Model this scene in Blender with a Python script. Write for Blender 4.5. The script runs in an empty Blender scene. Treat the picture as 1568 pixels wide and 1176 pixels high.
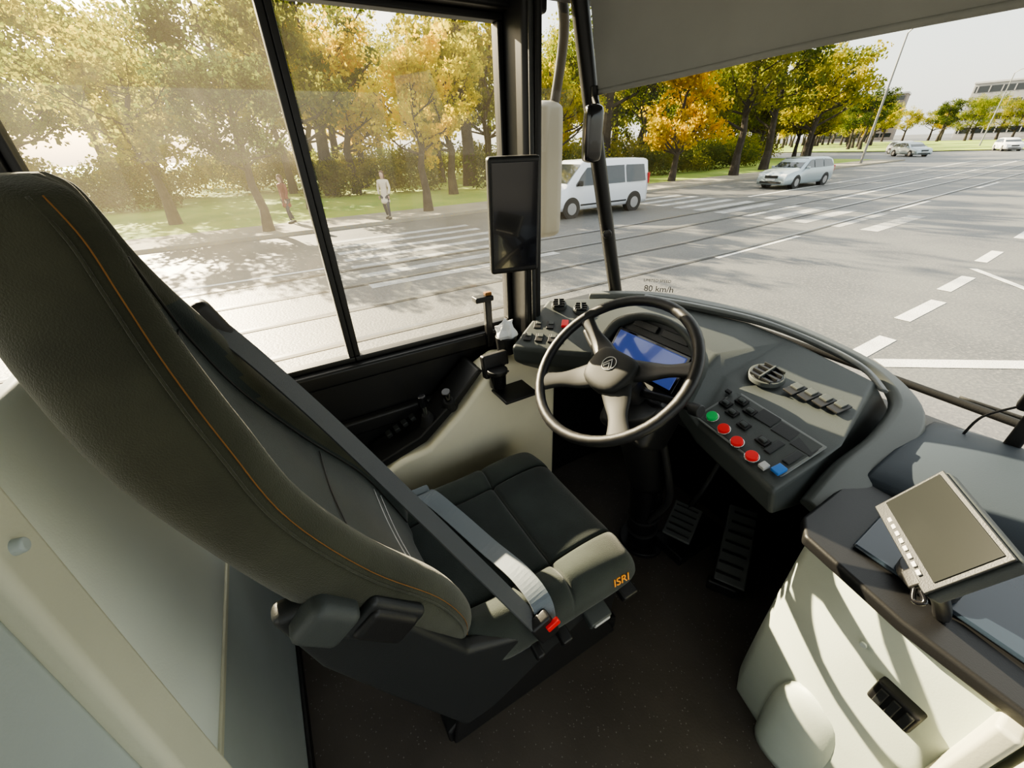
import bpy, bmesh, math, random
import numpy as np
from mathutils import Vector, Matrix, Euler
random.seed(7); rng=np.random.default_rng(7)
V=Vector
scene=bpy.context.scene
# ------------------------------------------------------------------ camera
yaw,pitch,roll=map(math.radians,(60.6,30.7,2.1))
h=V((-math.sin(yaw),math.cos(yaw),0)); r=V((math.cos(yaw),math.sin(yaw),0)); zz=V((0,0,1))
f=h*math.cos(pitch)-zz*math.sin(pitch); u=h*math.sin(pitch)+zz*math.cos(pitch)
r2=r*math.cos(roll)-u*math.sin(roll); u2=u*math.cos(roll)+r*math.sin(roll)
cd=bpy.data.cameras.new('camera'); cam=bpy.data.objects.new('camera',cd); scene.collection.objects.link(cam)
M=Matrix((r2,u2,-f)).transposed().to_4x4(); M.translation=V((0,0,1.45)); cam.matrix_world=M
cd.lens=14.05; cd.clip_start=0.01; cd.clip_end=2000; scene.camera=cam

# ------------------------------------------------------------------ materials
def mat(name,col,rough=.5,metal=0,bump=0,bscale=200,var=0,vscale=5,emit=None,es=0,coat=0,sheen=0,col2=None,spec=.5):
    m=bpy.data.materials.new(name); m.use_nodes=True; nt=m.node_tree; b=nt.nodes['Principled BSDF']
    b.inputs['Base Color'].default_value=(*col,1); b.inputs['Roughness'].default_value=rough; b.inputs['Metallic'].default_value=metal
    b.inputs['Specular IOR Level'].default_value=spec
    if coat: b.inputs['Coat Weight'].default_value=coat
    if sheen:
        b.inputs['Sheen Weight'].default_value=sheen; b.inputs['Sheen Roughness'].default_value=.5
    if emit: b.inputs['Emission Color'].default_value=(*emit,1); b.inputs['Emission Strength'].default_value=es
    tc=nt.nodes.new('ShaderNodeTexCoord')
    if var:
        n=nt.nodes.new('ShaderNodeTexNoise'); n.inputs['Scale'].default_value=vscale; n.inputs['Detail'].default_value=6
        nt.links.new(tc.outputs['Object'],n.inputs['Vector'])
        cr=nt.nodes.new('ShaderNodeValToRGB'); c2=col2 or tuple(max(0,c*(1-var)) for c in col)
        c1=col if col2 else tuple(min(1,c*(1+var)) for c in col)
        cr.color_ramp.elements[0].position=.35; cr.color_ramp.elements[1].position=.65
        cr.color_ramp.elements[0].color=(*c2,1); cr.color_ramp.elements[1].color=(*c1,1)
        nt.links.new(n.outputs['Fac'],cr.inputs['Fac']); nt.links.new(cr.outputs['Color'],b.inputs['Base Color'])
    if bump:
        n=nt.nodes.new('ShaderNodeTexNoise'); n.inputs['Scale'].default_value=bscale; n.inputs['Detail'].default_value=3
        nt.links.new(tc.outputs['Object'],n.inputs['Vector'])
        bp=nt.nodes.new('ShaderNodeBump'); bp.inputs['Strength'].default_value=bump; bp.inputs['Distance'].default_value=.002
        nt.links.new(n.outputs['Fac'],bp.inputs['Height']); nt.links.new(bp.outputs['Normal'],b.inputs['Normal'])
    return m
def fabric(name,col,ws=900):
    return mat(name,col,.95,bump=.6,bscale=500,var=.18,vscale=9,sheen=.25,spec=.25)
M_fab=fabric('seat_fabric',(.038,.046,.041)); M_fab2=fabric('seat_fabric_insert',(.028,.036,.035)); M_fab3=fabric('seat_fabric_warm_lit',(.050,.052,.036))  # third one is the same cloth, coloured olive as warm light tints it
M_black=mat('black_plastic',(.012,.012,.013),.45,bump=.15,bscale=400)
M_matt=mat('matt_black_lining',(.010,.010,.010),.95,bump=.3,bscale=200,spec=.1)
M_blackg=mat('black_gloss',(.008,.008,.010),.15,coat=.4)
M_rubber=mat('rubber',(.015,.015,.016),.7,bump=.3,bscale=300)
M_frame=mat('frame_black',(.010,.010,.011),.4)
M_dash=mat('dash_grey',(.058,.066,.065),.52,bump=.25,bscale=500,var=.08)
M_dashd=mat('dash_dark',(.020,.022,.024),.45,bump=.2,bscale=500)
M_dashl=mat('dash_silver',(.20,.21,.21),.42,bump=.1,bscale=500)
M_blue=mat('dash_bluegrey',(.030,.040,.053),.55,bump=.1,bscale=400)
M_white=mat('panel_offwhite',(.50,.55,.48),.5,bump=.1,bscale=300,var=.05,vscale=6)
M_beige=mat('panel_beige',(.57,.57,.46),.5,bump=.1,bscale=300,var=.06,vscale=4)
M_cream=mat('console_cream',(.87,.82,.64),.5,bump=.1,bscale=300,var=.05,vscale=4)
M_pgrey=mat('panel_grey',(.42,.47,.47),.5,bump=.12,bscale=300,var=.05,vscale=4)  # grey lightened to stand in for sun on rear wall and door
M_wheel=mat('wheel_leather',(.016,.016,.017),.42,bump=.2,bscale=500)
M_spoke=mat('spoke_grey',(.028,.029,.029),.6,spec=.3)
M_chrome=mat('chrome',(.7,.7,.7),.2,metal=1)
M_belt=mat('belt_webbing',(.060,.066,.072),.6,bump=.5,bscale=900,sheen=.2)
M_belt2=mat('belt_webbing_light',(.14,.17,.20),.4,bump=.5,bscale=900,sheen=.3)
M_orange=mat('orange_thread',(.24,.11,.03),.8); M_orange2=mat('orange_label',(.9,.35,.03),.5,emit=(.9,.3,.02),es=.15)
M_red=mat('red_button',(.65,.02,.02),.3,emit=(.8,.02,.02),es=.15); M_green=mat('green_button',(.03,.45,.12),.3,emit=(.02,.5,.1),es=.15)
M_bluebtn=mat('blue_button',(.05,.2,.6),.3); M_ltgrey=mat('light_grey',(.5,.5,.5),.5)
M_screen=mat('cluster_screen',(.03,.05,.16),.12,emit=(.08,.12,.42),es=.45,coat=.5)  # blue base and faint emission imitate a bluish reflection on the cluster
M_dark=mat('dark_screen',(.010,.010,.014),.12,coat=.5)
M_floor=mat('floor_vinyl',(.070,.060,.052),.6,bump=.3,bscale=150,var=.22,vscale=3)
M_tissue=mat('tissue_paper',(.75,.76,.78),.8)
M_shade=mat('shade_cloth',(.30,.30,.28),.9,bump=.2,bscale=300,var=.05)
def floor_specks(m):
    nt=m.node_tree; b=nt.nodes['Principled BSDF']; tc=[n for n in nt.nodes if n.type=='TEX_COORD'][0]
    v=nt.nodes.new('ShaderNodeTexVoronoi'); v.inputs['Scale'].default_value=70; nt.links.new(tc.outputs['Object'],v.inputs['Vector'])
    l=nt.nodes.new('ShaderNodeMath'); l.operation='LESS_THAN'; l.inputs[1].default_value=.13; nt.links.new(v.outputs['Distance'],l.inputs[0])
    mx=nt.nodes.new('ShaderNodeMix'); mx.data_type='RGBA'; old=b.inputs['Base Color'].links[0].from_socket
    nt.links.new(l.outputs[0],mx.inputs[0]); nt.links.new(old,mx.inputs[6]); mx.inputs[7].default_value=(.17,.16,.15,1)
    nt.links.new(mx.outputs[2],b.inputs['Base Color'])
floor_specks(M_floor)
def glassmat(name,tint=(.95,.97,.95),dust_glare=.05,gl=.06,speck=0):
    m=bpy.data.materials.new(name); m.use_nodes=True; nt=m.node_tree; nt.nodes.clear()
    o=nt.nodes.new('ShaderNodeOutputMaterial'); t=nt.nodes.new('ShaderNodeBsdfTransparent'); t.inputs[0].default_value=(*tint,1)
    g=nt.nodes.new('ShaderNodeBsdfGlossy'); g.inputs['Roughness'].default_value=.02
    lw=nt.nodes.new('ShaderNodeLayerWeight'); lw.inputs[0].default_value=.25
    mu=nt.nodes.new('ShaderNodeMath'); mu.operation='MULTIPLY_ADD'; mu.inputs[1].default_value=.35; mu.inputs[2].default_value=gl*.5
    nt.links.new(lw.outputs['Fresnel'],mu.inputs[0])
    m1=nt.nodes.new('ShaderNodeMixShader'); nt.links.new(mu.outputs[0],m1.inputs[0]); nt.links.new(t.outputs[0],m1.inputs[1]); nt.links.new(g.outputs[0],m1.inputs[2])
    tr=nt.nodes.new('ShaderNodeBsdfTranslucent'); tr.inputs[0].default_value=(.95,.86,.64,1)  # warm film: dust on the glass plus imitated sun glare
    n=nt.nodes.new('ShaderNodeTexNoise'); n.inputs['Scale'].default_value=3; tc=nt.nodes.new('ShaderNodeTexCoord'); nt.links.new(tc.outputs['Object'],n.inputs['Vector'])
    mp=nt.nodes.new('ShaderNodeMath'); mp.operation='MULTIPLY'; mp.inputs[1].default_value=dust_glare*2; nt.links.new(n.outputs['Fac'],mp.inputs[0])
    last=mp
    if speck:
        n2=nt.nodes.new('ShaderNodeTexNoise'); n2.inputs['Scale'].default_value=14; n2.inputs['Detail'].default_value=5; nt.links.new(tc.outputs['Object'],n2.inputs['Vector'])
        p2=nt.nodes.new('ShaderNodeMath'); p2.operation='POWER'; p2.inputs[1].default_value=4; nt.links.new(n2.outputs['Fac'],p2.inputs[0])
        last=nt.nodes.new('ShaderNodeMath'); last.operation='MULTIPLY_ADD'; last.inputs[1].default_value=speck; nt.links.new(p2.outputs[0],last.inputs[0]); nt.links.new(mp.outputs[0],last.inputs[2])
    m2=nt.nodes.new('ShaderNodeMixShader'); nt.links.new(last.outputs[0],m2.inputs[0]); nt.links.new(m1.outputs[0],m2.inputs[1]); nt.links.new(tr.outputs[0],m2.inputs[2])
    nt.links.new(m2.outputs[0],o.inputs[0]); return m
M_glass=glassmat('side_glass',dust_glare=.012,speck=.02); M_glassd=glassmat('dusty_glare_side_glass',dust_glare=.030,speck=.06); M_wglass=glassmat('windshield_glass',dust_glare=.003,gl=.03)  # dust film doubles as veiling sun glare, strongest on window_1

# ------------------------------------------------------------------ helpers
def grp(name):
    e=bpy.data.objects.new(name,None); scene.collection.objects.link(e); e.empty_display_size=.1; return e
def mk(name,verts,faces,m,parent=None,smooth=False,bevel=0,seg=3):
    me=bpy.data.meshes.new(name); me.from_pydata([tuple(v) for v in verts],[],faces); me.update()
    bm=bmesh.new(); bm.from_mesh(me); bmesh.ops.recalc_face_normals(bm,faces=bm.faces); bm.to_mesh(me); bm.free()
    o=bpy.data.objects.new(name,me); scene.collection.objects.link(o)
    if isinstance(m,(list,tuple)):
        for q in m: me.materials.append(q)
    else: me.materials.append(m)
    if parent: o.parent=parent
    if smooth or bevel:
        for p in me.polygons: p.use_smooth=True
    if bevel:
        b=o.modifiers.new('b','BEVEL'); b.width=bevel; b.segments=seg; b.limit_method='ANGLE'; b.angle_limit=math.radians(30)
        o.modifiers.new('w','WEIGHTED_NORMAL')
    return o
def box(name,c,s,m,parent=None,rot=None,bevel=.004,taper=None):
    c=V(c); hx,hy,hz=[q/2 for q in s]; R=rot if isinstance(rot,Matrix) else (Euler([math.radians(a) for a in rot]).to_matrix() if rot else Matrix.Identity(3))
    vs=[]
    for z in(-1,1):
        k=taper if (taper and z>0) else 1
        for x,y in((-1,-1),(1,-1),(1,1),(-1,1)): vs.append(c+R@V((x*hx*k,y*hy*k,z*hz)))
    fs=[(0,3,2,1),(4,5,6,7),(0,1,5,4),(1,2,6,5),(2,3,7,6),(3,0,4,7)]
    return mk(name,vs,fs,m,parent,bevel=min(bevel,min(s)*.45) if bevel else 0)
def bb(name,x0,x1,y0,y1,z0,z1,m,parent=None,bevel=.004):
    return box(name,((x0+x1)/2,(y0+y1)/2,(z0+z1)/2),(x1-x0,y1-y0,z1-z0),m,parent,None,bevel)
def prism(name,pts,ax,a0,a1,m,parent=None,bevel=.004,rounds=0):
    if rounds: pts=crs(pts,rounds,True)
    n=len(pts); vs=[]
    for a in(a0,a1):
        for p in pts:
            q=list(p); q.insert(ax,a); vs.append(q)
    fs=[tuple(range(n)),tuple(range(2*n-1,n-1,-1))]+[(i,(i+1)%n,n+(i+1)%n,n+i) for i in range(n)]
    return mk(name,vs,fs,m,parent,bevel=bevel)
def crs(pts,n,closed=False):
    P=[np.array(p,float) for p in pts]; N=len(P); out=[]
    segs=N if closed else N-1
    for i in range(segs):
        if closed: a,b,c,d=P[(i-1)%N],P[i],P[(i+1)%N],P[(i+2)%N]
        else: a,b,c,d=P[max(i-1,0)],P[i],P[i+1],P[min(i+2,N-1)]
        for k in range(n):
            t=k/n; out.append(.5*((2*b)+(-a+c)*t+(2*a-5*b+4*c-d)*t*t+(-a+3*b-3*c+d)*t**3))
    if not closed: out.append(P[-1])
    return [tuple(q) for q in out]
def loft(name,rings,m,parent=None,nu=4,nv=4,caps=True,closed=True,smooth=True):
    R=[crs(q,nu,closed) if nu>1 else list(q) for q in rings]
    n=len(R[0]); cols=[crs([q[i] for q in R],nv) if nv>1 else [q[i] for q in R] for i in range(n)]
    k=len(cols[0]); vs=[cols[i][j] for j in range(k) for i in range(n)]; fs=[]
    for j in range(k-1):
        for i in range(n if closed else n-1): fs.append((j*n+i,j*n+(i+1)%n,(j+1)*n+(i+1)%n,(j+1)*n+i))
    if caps and closed: fs.append(tuple(range(n))); fs.append(tuple(range((k-1)*n,k*n)))
    return mk(name,vs,fs,m,parent,smooth=smooth)
def tube(name,pts,rad,m,parent=None,sides=10,nv=6,closed=False):
    P=crs(pts,nv,closed) if nv>1 else list(pts); P=[V(p) for p in P]; n=len(P)
    rd=rad if callable(rad) else (lambda t:rad); vs=[];fs=[]
    t0=(P[1]-P[0]).normalized(); a=t0.orthogonal().normalized()
    for i,p in enumerate(P):
        if closed: t=(P[(i+1)%n]-P[i-1]).normalized()
        else: t=(P[min(i+1,n-1)]-P[max(i-1,0)]).normalized()
        a=(a-t*a.dot(t)).normalized(); b=t.cross(a); R=rd(i/(n-1))
        for k in range(sides):
            an=2*math.pi*k/sides; vs.append(p+(a*math.cos(an)+b*math.sin(an))*R)
    for i in range(n if closed else n-1):
        j=(i+1)%n
        for k in range(sides): fs.append((i*sides+k,i*sides+(k+1)%sides,j*sides+(k+1)%sides,j*sides+k))
    if not closed: fs.append(tuple(range(sides))); fs.append(tuple(range((n-1)*sides,n*sides)))
    return mk(name,vs,fs,m,parent,smooth=True)
def cyl(name,a,b,ra,m,parent=None,rb=None,sides=32,bevel=.003):
    a=V(a);b=V(b);rb=ra if rb is None else rb;t=(b-a).normalized();x=t.orthogonal().normalized();y=t.cross(x)
    vs=[a+(x*math.cos(2*math.pi*k/sides)+y*math.sin(2*math.pi*k/sides))*ra for k in range(sides)]+[b+(x*math.cos(2*math.pi*k/sides)+y*math.sin(2*math.pi*k/sides))*rb for k in range(sides)]
    fs=[tuple(range(sides)),tuple(range(sides,2*sides))]+[(k,(k+1)%sides,sides+(k+1)%sides,sides+k) for k in range(sides)]
    return mk(name,vs,fs,m,parent,bevel=min(bevel,ra*.3,(b-a).length*.3))
def strap(name,pts,w,m,parent,side,th=.002,nv=8):
    P=[V(p) for p in crs(pts,nv)]; S=crs(side,nv) if isinstance(side[0],(tuple,list)) else [side]*len(P); vs=[];fs=[]
    for i,p in enumerate(P):
        t=(P[min(i+1,len(P)-1)]-P[max(i-1,0)]).normalized(); s=V(S[i]); s=(s-t*s.dot(t)).normalized(); n=t.cross(s)*th
        vs+=[p-s*w/2-n,p+s*w/2-n,p+s*w/2+n,p-s*w/2+n]
    for i in range(len(P)-1):
        for k in range(4): fs.append((i*4+k,i*4+(k+1)%4,i*4+4+(k+1)%4,i*4+4+k))
    fs+= [(0,1,2,3),tuple(4*(len(P)-1)+k for k in range(4))]
    return mk(name,vs,fs,m,parent)
def text(name,body,size,mw,m,parent,ext=.0005):
    t=bpy.data.curves.new(name,'FONT'); t.body=body; t.size=size; t.extrude=ext; t.align_x='CENTER'; t.align_y='CENTER'
    o=bpy.data.objects.new(name,t); scene.collection.objects.link(o); t.materials.append(m)
    o.parent=parent; o.matrix_world=mw; return o
class Quad:
    def __init__(s,BL,BR,TL,TR): s.BL,s.BR,s.TL,s.TR=map(V,(BL,BR,TL,TR))
    def p(s,a,b): return (s.BL*(1-a)+s.BR*a)*(1-b)+(s.TL*(1-a)+s.TR*a)*b
    def R(s,a=.5,b=.5):
        x=(s.p(a+.01,b)-s.p(a-.01,b)).normalized(); y=(s.p(a,b+.01)-s.p(a,b-.01)); y=(y-x*y.dot(x)).normalized(); z=x.cross(y)
        return Matrix((x,y,z)).transposed()
    def box(s,name,a,b,w,d,hh,m,parent,bevel=.002,off=0,rot=0):
        R=s.R(a,b)
        if rot: R=R@Matrix.Rotation(rot,3,'Z')
        return box(name,s.p(a,b)+R@V((0,0,hh/2+off)),(w,d,hh),m,parent,R,bevel)
    def cyl(s,name,a,b,rad,hh,m,parent,rb=None,off=0):
        n=s.R(a,b)@V((0,0,1)); p=s.p(a,b)+n*off; return cyl(name,p,p+n*hh,rad,m,parent,rb,bevel=.0015)

# ================================================================== INTERIOR SHELL
bb('floor',-1.3,1.25,-1.6,1.5,-.06,0,M_floor,bevel=0)
G=grp('wall_left'); WT=1.77
bb('lower_lining',-1.34,-1.27,-1.6,.9,-.0,.80,M_black,G)
bb('sill_rail',-1.35,-1.25,-1.6,.86,.80,.855,M_frame,G,.01)
bb('lining_ledge',-1.27,-1.235,-1.0,.75,.60,.66,M_black,G,.012)
bb('lining_step',-1.27,-1.245,-1.0,.75,.40,.45,M_black,G,.012)
bb('header',-1.36,-1.24,-1.6,.86,WT,2.02,M_frame,G,.01)
bb('rear_pillar',-1.35,-1.26,-.47,-.405,.8,1.8,M_frame,G,.01)
bb('front_pillar',-1.33,-1.17,.735,.79,0,2.0,M_frame,G,.02)
bb('front_pillar_rib',-1.18,-1.155,.765,.785,.85,2.0,M_black,G,.008)
tube('pillar_conduit',[(-1.15,.750,.9),(-1.15,.745,1.3),(-1.15,.74,1.95)],.007,M_dashd,G)
bb('corner_lining',-1.33,-1.25,.79,1.2,0,.88,M_black,G,.01); bb('corner_lining_low',-1.33,-1.24,1.18,1.5,0,.80,M_matt,G,.01)
bb('corner_header',-1.33,-1.2,.79,1.1,1.82,2.02,M_frame,G,.01)
def window(name,y0,y1,z0,z1,gm,x=-1.30):
    G=grp(name)
    w=.018
    bb('frame_bottom',x-.02,x+.02,y0,y1,z0,z0+w,M_frame,G); bb('frame_top',x-.02,x+.02,y0,y1,z1-w,z1,M_frame,G)
    bb('frame_rear',x-.02,x+.02,y0,y0+w,z0+w,z1-w,M_frame,G); bb('frame_front',x-.02,x+.02,y1-w,y1,z0+w,z1-w,M_frame,G)
    mk('glass_pane',[(x,y0+w*.5,z0+w*.5),(x,y1-w*.5,z0+w*.5),(x,y1-w*.5,z1-w*.5),(x,y0+w*.5,z1-w*.5)],[(0,1,2,3)],gm,G)
    return G
window('window_1',-.405,.135,.855,WT,M_glassd); window('window_2',.135,.735,.855,WT,M_glass)
window('window_3',-1.5,-.47,.855,WT,M_glass)
G=grp('window_4')
bot=[(-1.24,1.22,.87),(-1.12,1.37,.86),(-.90,1.49,.83),(-.5,1.59,.78),(0,1.63,.75),(.6,1.6,.75),(1.2,1.3,.8)]
top=[(-1.24,.90,1.95),(-1.12,1.06,1.95),(-.9,1.19,1.95),(-.5,1.29,1.95),(0,1.33,1.95),(.6,1.3,1.95),(1.2,1.0,1.95)]
loft('windshield_glass',[bot,top],M_wglass,G,nu=5,nv=1,closed=False)
tube('lower_seal',bot,.012,M_rubber,G); tube('upper_seal',top,.03,M_rubber,G)
tube('corner_strut',[(-1.20,1.20,.88),(-1.20,1.02,1.49),(-1.20,.90,1.95)],.026,M_frame,G)
cyl('strut_screw',(-1.18,1.095,1.16),(-1.165,1.085,1.16),.016,M_blackg,G)
mk('quarter_pane',[(-1.26,.79,.88),(-1.22,1.2,.88),(-1.22,.91,1.9),(-1.26,.79,1.9)],[(0,1,2,3)],M_wglass,G)
x=V((.77,.64,0)).normalized(); y=V((-.02,-.1,1)).normalized(); y=(y-x*y.dot(x)).normalized(); mw=Matrix((x,y,x.cross(y))).transposed().to_4x4(); mw.translation=V((-1.085,1.315,.93))
text('speed_limit_sticker','80 km/h',.035,mw,M_black,G); mw2=mw.copy(); mw2.translation+=V((-.005,-.01,.035)); text('speed_limit_caption','LIMITED SPEED',.016,mw2,M_black,G)
bb('ceiling',-1.36,1.3,-1.6,1.32,2.0,2.06,M_pgrey,bevel=0)
G=grp('wall_right')
bb('door_header',1.22,1.3,-1.6,1.2,1.85,2.0,M_frame,G); bb('door_post',1.22,1.3,-.7,-.6,0,1.85,M_frame,G); bb('door_post_front',1.22,1.3,1.1,1.2,0,1.85,M_frame,G)
bb('door_sill',1.22,1.3,-1.6,1.2,0,.1,M_frame,G)
G=grp('sun_shade')
sb=[(-1.17,1.0,1.585),(-.95,1.13,1.61),(-.68,1.235,1.635),(-.37,1.30,1.645),(0,1.33,1.65),(.5,1.31,1.65)]
sm=[(-1.17,.955,1.78),(-.95,1.095,1.76),(-.68,1.165,1.80),(-.37,1.25,1.78),(0,1.27,1.8),(.5,1.25,1.8)]
st=[(-1.17,.90,1.99),(-.95,1.02,1.99),(-.68,1.11,1.99),(-.37,1.18,1.99),(0,1.21,1.99),(.5,1.19,1.99)]
loft('cloth',[sb,sm,st],M_shade,G,nu=5,nv=4,closed=False); tube('hem_bar',sb,.008,M_shade,G)

G=grp('wall_rear')
bb('lower_panel',-1.27,-.40,-.36,-.31,0,.60,M_pgrey,G,.01)
ring=lambda z,o:[(-1.27,-.36,z),(-.40,-.36,z),(-.40,-.31+o,z),(-.85,-.31+o,z),(-1.27,-.31+o,z)]
loft('upper_panel',[ring(.61,0),ring(.70,.012),ring(.9,.0),ring(1.1,-.02),ring(1.2,-.03)],mat('partition_sunlit_white',(.70,.75,.72),.5,bump=.1,bscale=300),G,nu=1,nv=4)  # upper panel whitened by colour in place of sunlight on it
bb('seam_strip',-1.27,-.40,-.34,-.305,.597,.612,M_beige,G,.003)
bb('floor_skirt',-1.27,-.40,-.31,-.298,0,.03,M_black,G,.003)
G=grp('cab_door')
prism('edge_post',[(-.39,1.5),(-.35,1.29),(-.310,.83),(-.285,.0),(-.23,0),(-.25,.83),(-.30,1.27),(-.32,1.5)],1,-.25,-.20,M_beige,G,.008)
prism('door_leaf',[(-.33,1.5),(-.305,1.27),(-.255,.83),(-.23,0),(.35,0),(.35,1.5)],1,-.27,-.215,M_pgrey,G,.01)
cyl('door_knob',(-.315,-.202,1.235),(-.315,-.194,1.235),.006,M_pgrey,G,rb=.005)
tube('door_trim',[(-.20,-.212,1.16),(-.17,-.212,1.0),(-.15,-.212,.8),(-.14,-.212,.1)],.004,M_black,G)

# ================================================================== SEAT
G=grp('driver_seat'); CX=-.70
st=[ # z,w,yf,yb,yr,shear
(.50,.20,.13,.14,.02,.06),(.53,.235,.125,.155,.01,.06),(.62,.250,.095,.150,-.02,.06),(.75,.262,.045,.105,-.075,.06),(.90,.266,-.045,.015,-.14,.06),(1.05,.258,-.112,-.055,-.195,.08),
(1.17,.238,-.135,-.085,-.235,.12),(1.26,.198,-.140,-.107,-.255,.16),(1.33,.158,-.142,-.120,-.265,.20),(1.385,.145,-.143,-.128,-.268,.23),(1.425,.136,-.152,-.140,-.265,.24),(1.442,.112,-.17,-.165,-.25,.24)]
def SH(x,s): return (x+.45+(s-.06)*.55)*s
def bring(z,w,yf,yb,yr,s):
    half=[(0,yf),(.45*w,yf+.002),(.62*w,yf+.010),(.70*w,yb-.012),(.84*w,yb),(.965*w,yb-.025),(w,(yb+yr)/2+.01),(.95*w,yr+.03),(.7*w,yr+.005)]
    pts=half+[(0,yr)]+[(-a,b) for a,b in reversed(half[1:])]
    return [(CX+a,b+SH(CX+a,s),z) for a,b in pts]
bk=loft('backrest',[bring(*s) for s in st],M_fab3,G,nu=4,nv=5)
bk.data.materials.append(M_fab2)
for p in bk.data.polygons:
    c=p.center
    if p.normal.y>.3 and abs(c.x-CX)<.17 and c.z<1.24: p.material_index=1
for sgn in(1,-1):
    X=lambda w,k: CX+sgn*w*k
    tube('bolster_stitch',[(X(w,.965)+sgn*.001,yb-.024+SH(X(w,1),s),z) for z,w,yf,yb,yr,s in st[1:-1]],.0008,M_orange,G,sides=6)
    tube('bolster_welt',[(X(w,.985)+sgn*.0005,yb-.034+SH(X(w,1),s),z) for z,w,yf,yb,yr,s in st[1:-1]],.0018,M_fab3,G,sides=6)
    tube('insert_seam',[(X(w,.62),yf+.012+SH(X(w,.62),s),z) for z,w,yf,yb,yr,s in st[1:-3]],.0022,M_black,G,sides=6)
def at(z,i):
    for a,b in zip(st,st[1:]):
        if a[0]<=z<=b[0]: k=(z-a[0])/(b[0]-a[0]); return a[i]*(1-k)+b[i]*k
for zc in(.66,.69,.86,1.20):
    tube('cross_seam',[(CX+dx,at(zc,2)+dy+SH(CX+dx,at(zc,5)),zc) for dx,dy in((-.15,.008),(0,.002),(.15,.008))],.0015,M_black if zc>.8 else M_ltgrey,G,sides=6)
def cring(y,w,zt,zs,zb):
    half=[(0,zt),(.30*w,zt),(.56*w,zt+.002),(.60*w,zt-.010),(.64*w,zt+.006),(.82*w,zt+zs),(.95*w,zt+zs*.5-.012),(w,(zt+zb)/2),(.97*w,zb+.01),(.6*w,zb)]
    pts=half+[(0,zb)]+[(-a,b) for a,b in reversed(half[1:])]
    return [(CX+a,y,b) for a,b in pts]
cs=[(.06,.22,.49,.03,.42),(.12,.25,.50,.035,.40),(.22,.265,.497,.032,.39),(.32,.268,.497,.028,.39),(.385,.27,.500,.024,.39),(.40,.27,.490,.022,.39),(.415,.27,.503,.020,.39),(.50,.272,.512,.012,.39),(.57,.272,.508,.004,.39),(.605,.266,.49,.0,.395),(.622,.255,.46,.0,.41),(.624,.24,.43,0,.42)]
cu=loft('cushion',[cring(*c) for c in cs],M_fab,G,nu=4,nv=5)
cu.data.materials.append(M_fab2)
for p in cu.data.polygons:
    c=p.center
    if p.normal.z>.5 and abs(c.x-CX)<.16 : p.material_index=1
for s in(1,-1): tube('cushion_seam',[(CX+s*.162,y,zt-.006) for y,w,zt,zs,zb in cs[1:-3]],.002,M_black,G,sides=6)
prism('side_cover',[(-.15,.90),(-.08,.90),(-.02,.83),(.05,.68),(.12,.54),(.24,.47),(.56,.46),(.58,.40),(.45,.36),(.16,.22),(.08,.22),(-.03,.50),(-.12,.74)],0,-.475,-.435,M_dashd,G,.014)
prism('side_cover_far',[(-.10,.78),(-.04,.78),(.12,.53),(.24,.47),(.56,.46),(.58,.40),(.16,.27),(-.03,.52)],0,-.965,-.93,M_dashd,G,.012)
prism('cushion_pan',[(-.02,.42),(.08,.47),(.60,.43),(.62,.36),(.5,.30),(.10,.22)],0,-.925,-.48,M_black,G,.01)
R=Euler((math.radians(-52),0,0)).to_matrix()
box('armrest_hub',(-.428,-.085,.868),(.05,.08,.07),M_dash,G,R,.016)
box('armrest_recess',(-.428,-.012,.79),(.035,.10,.06),M_black,G,R,.012)
box('armrest_rim',(-.432,-.012,.79),(.025,.12,.08),M_dashd,G,R,.012)
prism('plinth',[(.04,0),(.04,.06),(.09,.10),(.60,.10),(.66,.06),(.66,0)],0,-.93,-.50,M_black,G,.01)
rr=[]
for i in range(13):
    z=.10+.16*i/12; o=.012*(i%2); x0,x1,y0,y1=-.90-o,-.52+o,.10-o,.60+o
    rr.append([(x0,y0,z),(x1,y0,z),(x1,y1,z),(x0,y1,z)])
loft('suspension_bellows',rr,M_rubber,G,nu=1,nv=1,smooth=False)
prism('side_skirt',[(.05,.02),(.10,.30),(.56,.36),(.62,.30),(.60,.12),(.64,.02)],0,-.50,-.485,M_black,G,.006)
for i,(y,z) in enumerate([(.28,.40),(.36,.385),(.47,.375),(.57,.40)]):
    box('lever_%d'%(i+1),(-.425,y,z),(.05,[.022,.03,.07,.05][i],.028),M_black if i!=2 else M_dash,G,(0,15,0),.006)
box('lever_inset',(-.399,.47,.372),(.006,.05,.016),M_ltgrey,G,(0,15,0),.003)
xx=V((.06,.98,0)).normalized(); yy=V((-.25,0,.97)); yy=(yy-xx*yy.dot(xx)).normalized(); mw=Matrix((xx,yy,xx.cross(yy))).transposed().to_4x4(); mw.translation=V((-.424,.55,.455))
text('brand_label','ISRI',.034,mw,M_orange2,G,.001)
strap('shoulder_belt',[(-.915,-.135,1.17),(-.885,-.085,1.09),(-.79,.0,.96),(-.64,.105,.80),(-.50,.21,.63),(-.43,.28,.50)],.046,M_belt,G,(.70,-.63,.11))
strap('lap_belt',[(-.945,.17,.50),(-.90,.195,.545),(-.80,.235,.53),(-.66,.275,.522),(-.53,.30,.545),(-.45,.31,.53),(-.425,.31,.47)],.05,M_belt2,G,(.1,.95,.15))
box('belt_guide',(-.925,-.16,1.17),(.045,.08,.09),M_black,G,(20,0,15),.015)
box('buckle',(-.425,.30,.475),(.03,.055,.09),M_black,G,(20,0,0),.008)
box('buckle_release',(-.408,.315,.497),(.012,.035,.02),M_red,G,(20,0,0),.003)
box('anchor_plate',(-.945,.185,.52),(.03,.06,.03),M_belt2,G,(0,20,0),.008)

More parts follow.
